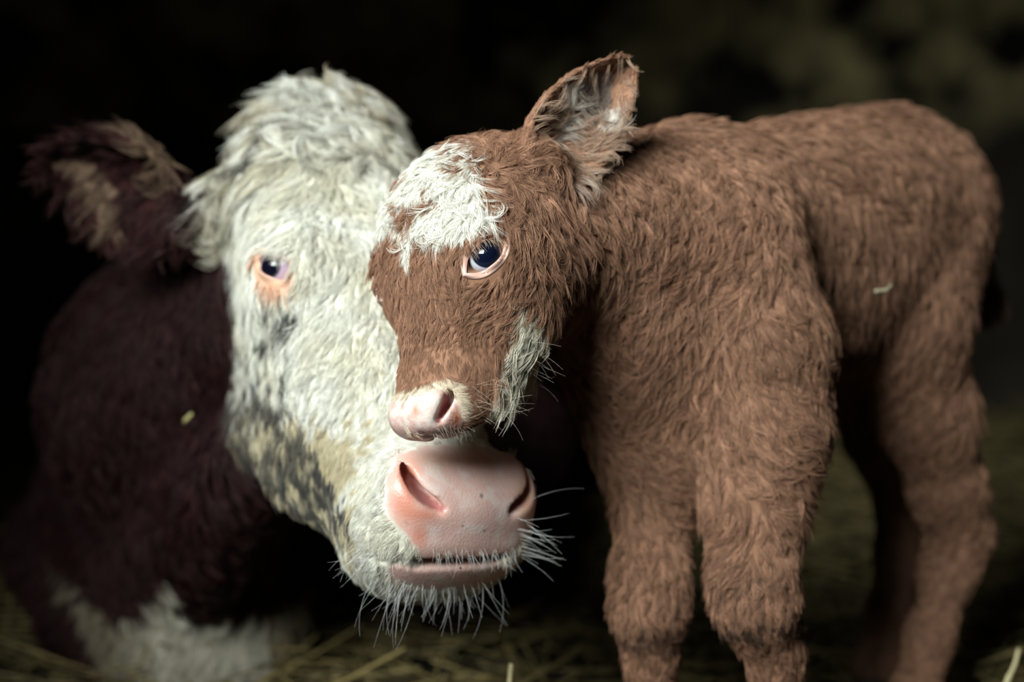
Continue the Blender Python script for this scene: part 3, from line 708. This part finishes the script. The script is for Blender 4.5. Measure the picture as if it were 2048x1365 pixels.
wbody = (1 - whead) * (1 - wear) * (SW.cen[:, 2] > .03)
coat('coat', SW, wbody * wf * np.where(SW.cen[:, 1] < 2.6, 9e3, 2e3), cow_pigment, [(300, 600, -.5, 1, 200), (400, 1000, .1, 1, 200), (700, 900, 0, 1, 300)], None, cow, LWc, .010, 16, .028, .45, curl=.7, swirl=.8,
     sfreq=12, radius=.0005, k=5, clump=.75, grav=.2)

# ------------------------------------------------------------------ eyes
M_eye = pig_mat('eyeball_wet', .04, .55)
def eyeball(e, root, L, sclera, iris, pupil, ri):
    n1, n2 = 40, 72; V = []; C = []
    a3 = e.look; a1 = unit(np.cross(e.e2, a3)); a2 = np.cross(a3, a1)
    for i in range(n1 + 1):
        th = math.pi * i / n1
        for j in range(n2):
            f = 2 * math.pi * j / n2
            r = e.r * (1 + .045 * math.exp(-(th / .55) ** 2))
            V.append(e.c + r * (math.sin(th) * math.cos(f) * a1 + math.sin(th) * math.sin(f) * a2 + math.cos(th) * a3))
            x, y = math.sin(th) * math.cos(f), math.sin(th) * math.sin(f)
            if th > 1.5: C.append(sclera); continue
            rr = math.hypot(x, y)
            k = float(sstep(ri + .02, ri - .03, rr)); kp = float(sstep(1.08, .92, math.hypot(x / (ri * .82), y / (ri * .62))))
            c = np.array(sclera) * (1 - k) + np.array(iris) * k; C.append(c * (1 - kp) + np.array(pupil) * kp)
    Fq = [(i * n2 + j, (i + 1) * n2 + j, (i + 1) * n2 + (j + 1) % n2, i * n2 + (j + 1) % n2) for i in range(n1) for j in range(n2)]
    return under(mesh_obj('eyeball', V, np.array(Fq), M_eye, cols=np.array(C)), root, L)
def lids(e, F, root, L, inner, outer, canthus):
    """the bare rim that closes the almond opening round the eyeball"""
    n = 96; rows = [(1.0, .0004), (1.02, .0012), (1.07, .0018), (1.16, .0019), (1.28, .0012), (1.42, .0004), (1.6, -.002)]
    V, C = [], []
    for k, (sc, hh) in enumerate(rows):
        for j in range(n):
            f = 2 * math.pi * j / n; cx, sy = math.cos(f), math.sin(f)
            b = e.bu if sy > 0 else e.bl
            x = e.a * cx * (1.25 if cx > 0 else 1); y = b * math.copysign(abs(sy) ** (1.15 if cx < .4 else 1.15 + (cx - .4)), sy)
            x2 = x * (1 + (sc - 1) * .8); y2 = y * sc + (sc - 1) * .004 * sy
            rho = math.hypot(x2, y2); z = math.sqrt(max(e.r ** 2 - rho ** 2, (e.r * .45) ** 2))
            p = e.c + x2 * e.e1 + y2 * e.e2 + z * e.n
            d = unit(p - e.c); p = p + d * hh; V.append(p)
            t = min(1, k / 3.); c = np.array(inner) * (1 - t) + np.array(outer) * t
            q = float(sstep(.65, 1., cx)); C.append(c * (1 - q) + np.array(canthus) * q)
    V = np.array(V).reshape(len(rows), n, 3)
    # outer rows sink on to the face
    for k in range(3, len(rows)):
        w_ = [0, 0, 0, .35, .75, 1, 1][k]; s = F.surface(V[k], 3); nn = F.grad(V[k])
        V[k] = V[k] * (1 - w_) + (s + nn * (.0006 if k < 6 else -.002)) * w_
    m = len(rows)
    Fq = np.array([(k * n + j, k * n + (j + 1) % n, (k + 1) * n + (j + 1) % n, (k + 1) * n + j) for k in range(m - 1) for j in range(n)])
    # wind the faces outwards
    V = V.reshape(-1, 3); a, b, c_ = V[Fq[0, 0]], V[Fq[0, 1]], V[Fq[0, 2]]
    if np.cross(b - a, c_ - a) @ e.n < 0: Fq = Fq[:, ::-1]
    o = under(mesh_obj('eyelid', V, Fq, M_lid, cols=np.array(C)), root, L)
    return o
def lashes(e, lid, dv, ln, cnt, colr, side=1, r=.00013):
    k = 7; out = []
    f0, f1 = (.95, 2.95) if side > 0 else (-2.5, -.75)
    for j in range(cnt):
        f = f0 + (f1 - f0) * rng.random(); cx, sy = math.cos(f), math.sin(f); b = e.bu if sy > 0 else e.bl
        x = e.a * cx * 1.02 * (1.25 if cx > 0 else 1); y = b * math.copysign(abs(sy) ** 1.15, sy) * 1.06
        z = math.sqrt(max(e.r ** 2 - x * x - y * y, (e.r * .45) ** 2)) + .0015
        p = e.c + x * e.e1 + y * e.e2 + z * e.n; l = ln * (.6 + .5 * rng.random()) * (.7 if side < 0 else 1)
        d0 = e.n * .8 + unit(dv) * .6 + e.e2 * (.15 if side > 0 else -.5); d1 = e.n * .15 + unit(dv) + rng.standard_normal(3) * .12
        pts = [p]
        for i in range(1, k):
            s = i / (k - 1); pts.append(pts[-1] + unit(d0 * (1 - s) + d1 * s * .9 + rng.standard_normal(3) * .05) * l / (k - 1))
        out.append(pts)
    pts = np.array(out); rad = r * (1 - .8 * np.linspace(0, 1, k))[None].repeat(len(pts), 0)
    curves_obj('eyelashes', pts, rad, np.tile(colr, (len(pts), 1)) * (.8 + .4 * rng.random((len(pts), 1))), M_fur, lid, Vector((0, 0, 0)), kind='stuff')
for e, sx in zip(calf_eyes, (1, -1)):
    eyeball(e, calf, LC, (.62, .64, .72), (.012, .016, .035), (.004, .006, .018), .84)
    ld = lids(e, FC, calf, LC, (.62, .30, .24), (.66, .42, .34), (.70, .50, .44))
    lashes(e, ld, -UPV * .9 + RIGHT * .45 * sx, .0115, 42, (.60, .44, .27), r=.00012); lashes(e, ld, -UPV * .7 + RIGHT * .9 * sx, .005, 30, (.7, .66, .62), side=-1)
for e, sx in zip(cow_eyes, (-1, 1)):
    eyeball(e, cow, LWc, (.52, .40, .52), (.014, .012, .014), (.004, .004, .012), .60)
    ld = lids(e, FW, cow, LWc, (.66, .38, .32), (.74, .45, .30), (.72, .42, .34))
    lashes(e, ld, -UPV * .55 + RIGHT * sx, .020, 70, (.74, .68, .55), r=.0002)

# ------------------------------------------------------------------ whiskers
def whiskers(name, F, starts, root, L, colr, r=.00011, k=8):
    out = []
    for u, v, du, dv, dn, ln in starts:
        p = hit(F, u, v); n = F.grad(p[None])[0]
        d = unit(RIGHT * du - UPV * dv + n * dn); pts = [p - n * .001]; b = rng.standard_normal(3) * .22; d = unit(d + rng.standard_normal(3) * .13)
        for i in range(1, k): d = unit(d + b / k * 2 + np.array([0, 0, -.03])); pts.append(pts[-1] + d * ln / (k - 1))
        out.append(pts)
    pts = np.array(out); rad = r * (1 - .7 * np.linspace(0, 1, k))[None].repeat(len(pts), 0)
    curves_obj(name, pts, rad, np.tile(colr, (len(pts), 1)), M_fur, root, L)
st = []
for i in range(110):
    t = rng.random(); u = 745 + 290 * t; v = 1165 + 28 * math.sin(math.pi * t) + rng.uniform(-22, 4)
    st.append((u, v, (t - .5) * 1.5 + rng.normal() * .22, 1, .5 * rng.random(), .014 + .045 * rng.random() ** 1.6))
for i in range(26):
    st.append((rng.uniform(705, 760), rng.uniform(1085, 1135), -.8 + rng.normal() * .2, .9, .3, rng.uniform(.015, .035)))
for i in range(30):
    v = rng.uniform(1030, 1115); st.append((rng.uniform(1035, 1058), v, 1, rng.uniform(-.1, .55), .5, rng.uniform(.02, .05)))
for i in range(60):
    u = rng.uniform(860, 1030); st.append((u, rng.uniform(1095, 1120), rng.normal() * .15 + .1, 1, .6, rng.uniform(.008, .02)))
st.append((1060, 1000, 1, -.3, .3, .055))
whiskers('whiskers', FW, st, cow, LWc, (.82, .82, .80))
st = []
for i in range(34):
    a = rng.random(); st.append((rng.uniform(930, 1010), rng.uniform(770, 860), 1, rng.uniform(-.7, .7), .3, rng.uniform(.010, .035)))
for i in range(50):
    st.append((rng.uniform(860, 960), rng.uniform(850, 872), rng.uniform(-.2, .8), .8, .5, rng.uniform(.004, .011)))
for i in range(25):
    st.append((rng.uniform(1040, 1085), rng.uniform(680, 800), 1, rng.uniform(-.2, .5), .3, rng.uniform(.015, .035)))
whiskers('whiskers', FC, st, calf, LC, (.66, .58, .46), r=.00008)
print('hair done', round(time.time() - T0, 1))

# ------------------------------------------------------------------ teeth and saliva
M_tooth = simple('tooth_enamel', (.36, .28, .17), .3, .5)
def tooth(p, R, sx, sy, sz):
    V, n, m = [], 10, 6
    for i in range(m + 1):
        t = i / m; w_ = (1 - .35 * t ** 3) if t < 1 else .5
        for j in range(n):
            a = 2 * math.pi * j / n
            V.append(p + R @ np.array([sx * w_ * math.copysign(abs(math.cos(a)) ** .6, math.cos(a)), sy * (w_ - .3 * t) * math.copysign(abs(math.sin(a)) ** .6, math.sin(a)), sz * t]))
    Fq = [(i * n + j, i * n + (j + 1) % n, (i + 1) * n + (j + 1) % n, (i + 1) * n + j) for i in range(m) for j in range(n)] + [tuple(range(m * n, m * n + n)), tuple(range(n))[::-1]]
    return V, Fq
lp = hit(FW, 915, 1133)
for i in range(6):
    x = (i - 2.5) * .0088; q = R_COW.T @ (lp - T_COW); c = T_COW + R_COW @ np.array([x, q[1] + .010 + .16 * abs(x), q[2] - .004])
    V, Fq = tooth(c, R_COW, .0040, .003, .0085)
    under(mesh_obj('tooth', V, Fq, M_tooth), cow, LWc)
M_water = simple('saliva_clear', (.95, .97, 1), .02, .5); M_water.node_tree.nodes['Principled BSDF'].inputs['Transmission Weight'].default_value = 1
M_water.node_tree.nodes['Principled BSDF'].inputs['IOR'].default_value = 1.33
def bead_string(top, L_, beads):
    V, Fq = [], []; n, m = 10, 40
    for i in range(m + 1):
        t = i / m; r = .00022 + sum(b * math.exp(-((t - c) / .035) ** 2) for c, b in beads); r *= 1 if i < m else .1
        for j in range(n):
            a = 2 * math.pi * j / n; V.append(top + np.array([r * math.cos(a), r * math.sin(a), -L_ * t]))
    return V, [(i * n + j, i * n + (j + 1) % n, (i + 1) * n + (j + 1) % n, (i + 1) * n + j) for i in range(m) for j in range(n)]
for u, v, L_, bd in ((953, 1186, .030, [(.25, .0011), (.5, .0008), (.95, .0010)]), (936, 1198, .022, [(.9, .0012)]), (921, 1103, .018, [(.2, .0008), (.85, .0013)])):
    p = hit(FW, u, v); V, Fq = bead_string(p - FWD * .0015, L_, bd); under(mesh_obj('saliva_drip', V, Fq, M_water), cow, LWc)
p0 = hit(FC, 905, 838); g0 = FC.grad(p0[None])[0]
for i in range(16):
    u, v = rng.normal(905, 11), rng.normal(840, 10); p = hit(FC, u, v); n_ = FC.grad(p[None])[0]; r = rng.uniform(.0004, .0009)
    a1 = unit(np.cross(n_, UPV)); a2 = np.cross(n_, a1); V = [p + n_ * r * .9]
    for k in (1, 2, 3):
        for j in range(8): V.append(p + n_ * r * .9 * math.cos(k * .5) + (a1 * math.cos(j * .785) + a2 * math.sin(j * .785)) * r * math.sin(k * .5))
    Fq = [(0, 1 + j, 1 + (j + 1) % 8) for j in range(8)] + [(1 + k * 8 + j, 9 + k * 8 + j, 9 + k * 8 + (j + 1) % 8, 1 + k * 8 + (j + 1) % 8) for k in range(2) for j in range(8)]
    under(mesh_obj('moisture_drop', V, Fq, M_water), calf, LC)

# ------------------------------------------------------------------ barn: floor, wall, straw
def noise_mat(name, c1, c2_, scale, rough=.9):
    m, nt, b = new_mat(name); tc = nt.nodes.new('ShaderNodeTexCoord'); n = nt.nodes.new('ShaderNodeTexNoise'); n.inputs['Scale'].default_value = scale; n.inputs['Detail'].default_value = 5
    r = nt.nodes.new('ShaderNodeValToRGB'); r.color_ramp.elements[0].position = .38; r.color_ramp.elements[1].position = .66
    r.color_ramp.elements[0].color = (*c1, 1); r.color_ramp.elements[1].color = (*c2_, 1)
    lk(nt, tc.outputs['Object'], n.inputs['Vector']); lk(nt, n.outputs['Fac'], r.inputs[0]); lk(nt, r.outputs[0], b.inputs['Base Color']); b.inputs['Roughness'].default_value = rough
    return m
M_floor = noise_mat('trodden_bedding', (.008, .006, .004), (.06, .045, .02), 6)
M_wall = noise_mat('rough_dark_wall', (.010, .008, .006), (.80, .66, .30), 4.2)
# the wall colour darkens towards its foot, standing in for weaker light there
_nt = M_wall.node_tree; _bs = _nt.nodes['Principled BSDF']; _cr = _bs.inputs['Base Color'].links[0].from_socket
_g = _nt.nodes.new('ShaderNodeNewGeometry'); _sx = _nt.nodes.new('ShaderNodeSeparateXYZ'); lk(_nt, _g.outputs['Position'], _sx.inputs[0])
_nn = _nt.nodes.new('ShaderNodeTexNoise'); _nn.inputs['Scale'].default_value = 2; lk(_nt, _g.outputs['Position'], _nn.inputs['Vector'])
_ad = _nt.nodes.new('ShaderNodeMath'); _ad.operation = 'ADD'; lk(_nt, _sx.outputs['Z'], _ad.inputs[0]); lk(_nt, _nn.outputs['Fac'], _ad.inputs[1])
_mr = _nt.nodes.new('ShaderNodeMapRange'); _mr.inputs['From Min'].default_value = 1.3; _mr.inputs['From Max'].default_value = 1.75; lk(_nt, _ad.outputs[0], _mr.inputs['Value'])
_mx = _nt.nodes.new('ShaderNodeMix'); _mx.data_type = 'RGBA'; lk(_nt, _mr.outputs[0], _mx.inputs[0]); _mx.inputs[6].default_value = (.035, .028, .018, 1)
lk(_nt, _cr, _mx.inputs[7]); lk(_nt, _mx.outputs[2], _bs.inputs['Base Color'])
def grid(name, x0, x1, y0, y1, f, n1, n2, mat):
    xs = np.linspace(x0, x1, n1); ys = np.linspace(y0, y1, n2); X, Y = np.meshgrid(xs, ys, indexing='ij'); V = f(X.ravel(), Y.ravel())
    i = np.arange(n1 * n2).reshape(n1, n2); Fq = np.stack([i[:-1, :-1], i[1:, :-1], i[1:, 1:], i[:-1, 1:]], -1).reshape(-1, 4)
    o = mesh_obj(name, V, Fq, mat); o['kind'] = 'structure'; return o
def fz(x, y):
    p = np.stack([x, y, x * 0], 1); return np.stack([x, y, np.minimum(.012 * fbm(p * 7, 5, 3) - .004, .004)], 1)
grid('floor', -4.5, 4.5, -1.5, 4.9, fz, 200, 150, M_floor)
def wz(x, z):
    p = np.stack([x, x * 0, z], 1); return np.stack([x, 4.85 - .10 * fbm(p * 1.8, 6, 4), z], 1)
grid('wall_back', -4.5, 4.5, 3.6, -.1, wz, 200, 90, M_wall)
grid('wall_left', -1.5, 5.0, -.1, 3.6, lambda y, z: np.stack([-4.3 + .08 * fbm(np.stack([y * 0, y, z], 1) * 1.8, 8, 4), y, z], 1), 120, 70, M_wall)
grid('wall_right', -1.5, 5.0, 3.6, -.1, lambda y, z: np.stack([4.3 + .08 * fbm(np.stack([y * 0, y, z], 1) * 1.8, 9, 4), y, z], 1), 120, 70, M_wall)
def straw(name, n, region, ln, r, tilt, mat, seed):
    g = np.random.default_rng(seed); p = region(g, n); a = g.random(n) * 6.283; t = g.normal(0, tilt, n)
    d = np.stack([np.cos(a) * np.cos(t), np.sin(a) * np.cos(t), np.abs(np.sin(t))], 1); L_ = ln * (.4 + g.random(n)); k = 4; s = np.linspace(0, 1, k)
    b = g.normal(0, .12, (n, 3)); pts = p[:, None] + d[:, None] * (L_[:, None] * s)[..., None] + b[:, None] * (L_[:, None] * s * s)[..., None] * np.array([1, 1, .2])
    pts[..., 2] = np.maximum(pts[..., 2], .006)
    cc = np.array([.26, .20, .08]) * (.35 + .9 * g.random((n, 1))); rad = r * (.6 + .8 * g.random((n, 1))) * np.ones((1, k))
    o = curves_obj(name, pts, rad, cc, mat, None, None, None); return o
M_straw = pig_mat('straw', .55, .4)
o = straw('straw_litter', 16000, lambda g, n: np.stack([g.uniform(-2.2, 2.4, n), g.uniform(.9, 4.7, n), g.uniform(.006, .045, n)], 1), .16, .0018, .16, M_straw, 3)
tag(o, 'loose straw bedding strewn over the dark barn floor', 'straw', kind='stuff')
def stalk(name, pts, r, label, c=(.62, .54, .30)):
    pts = np.array(pts, float); m = 14; t = np.linspace(0, 1, m); tt = np.linspace(0, 1, len(pts)); C = np.stack([np.interp(t, tt, pts[:, i]) for i in range(3)], 1)
    V, n = [], 8
    for i in range(m):
        d = unit(C[min(i + 1, m - 1)] - C[max(i - 1, 0)]); a1 = unit(np.cross(d, [.3, 1, .2])); a2 = np.cross(d, a1)
        rr = r * (1 + .35 * math.exp(-((t[i] - .45) / .04) ** 2)) * (1 - .25 * t[i])
        for j in range(n): f = 2 * math.pi * j / n; V.append(C[i] + rr * (math.cos(f) * a1 + .55 * math.sin(f) * a2))
    Fq = [(i * n + j, i * n + (j + 1) % n, (i + 1) * n + (j + 1) % n, (i + 1) * n + j) for i in range(m - 1) for j in range(n)] + [tuple(range(n))[::-1], tuple(range((m - 1) * n, m * n))]
    cc = np.tile(c, (len(V), 1)); o = mesh_obj(name, V, Fq, M_straw, cols=cc); tag(o, label, 'straw'); return o
def on(F, u, v, lift): p = hit(F, u, v); return p + F.grad(p[None])[0] * lift
stalk('straw_piece', [on(FC, 1716, 577, .022), on(FC, 1732, 573, .027), on(FC, 1748, 564, .023)], .0022, 'short pale straw piece lying on the brown calf flank', (.5, .45, .3))
stalk('straw_piece', [on(FW, 396, 834, .020), on(FW, 403, 824, .024), on(FW, 409, 813, .020)], .0030, 'short pale straw piece lying on the dark red neck of the cow', (.5, .45, .2))
q = P(1010, 1560, 1.50); q[2] = .004
stalk('straw_stalk', [q, P(1016, 1400, 1.48), P(1022, 1328, 1.48)], .0030, 'pale straw stalk sticking up below the pink cow nose')
q = P(1960, 1560, 1.60); q[2] = .004
stalk('straw_stalk', [q, P(2010, 1372, 1.62), P(2030, 1330, 1.63), P(2038, 1298, 1.64)], .0030, 'pale straw stalk sticking up beside the calf hind legs, at the right edge')
print('done', round(time.time() - T0, 1))
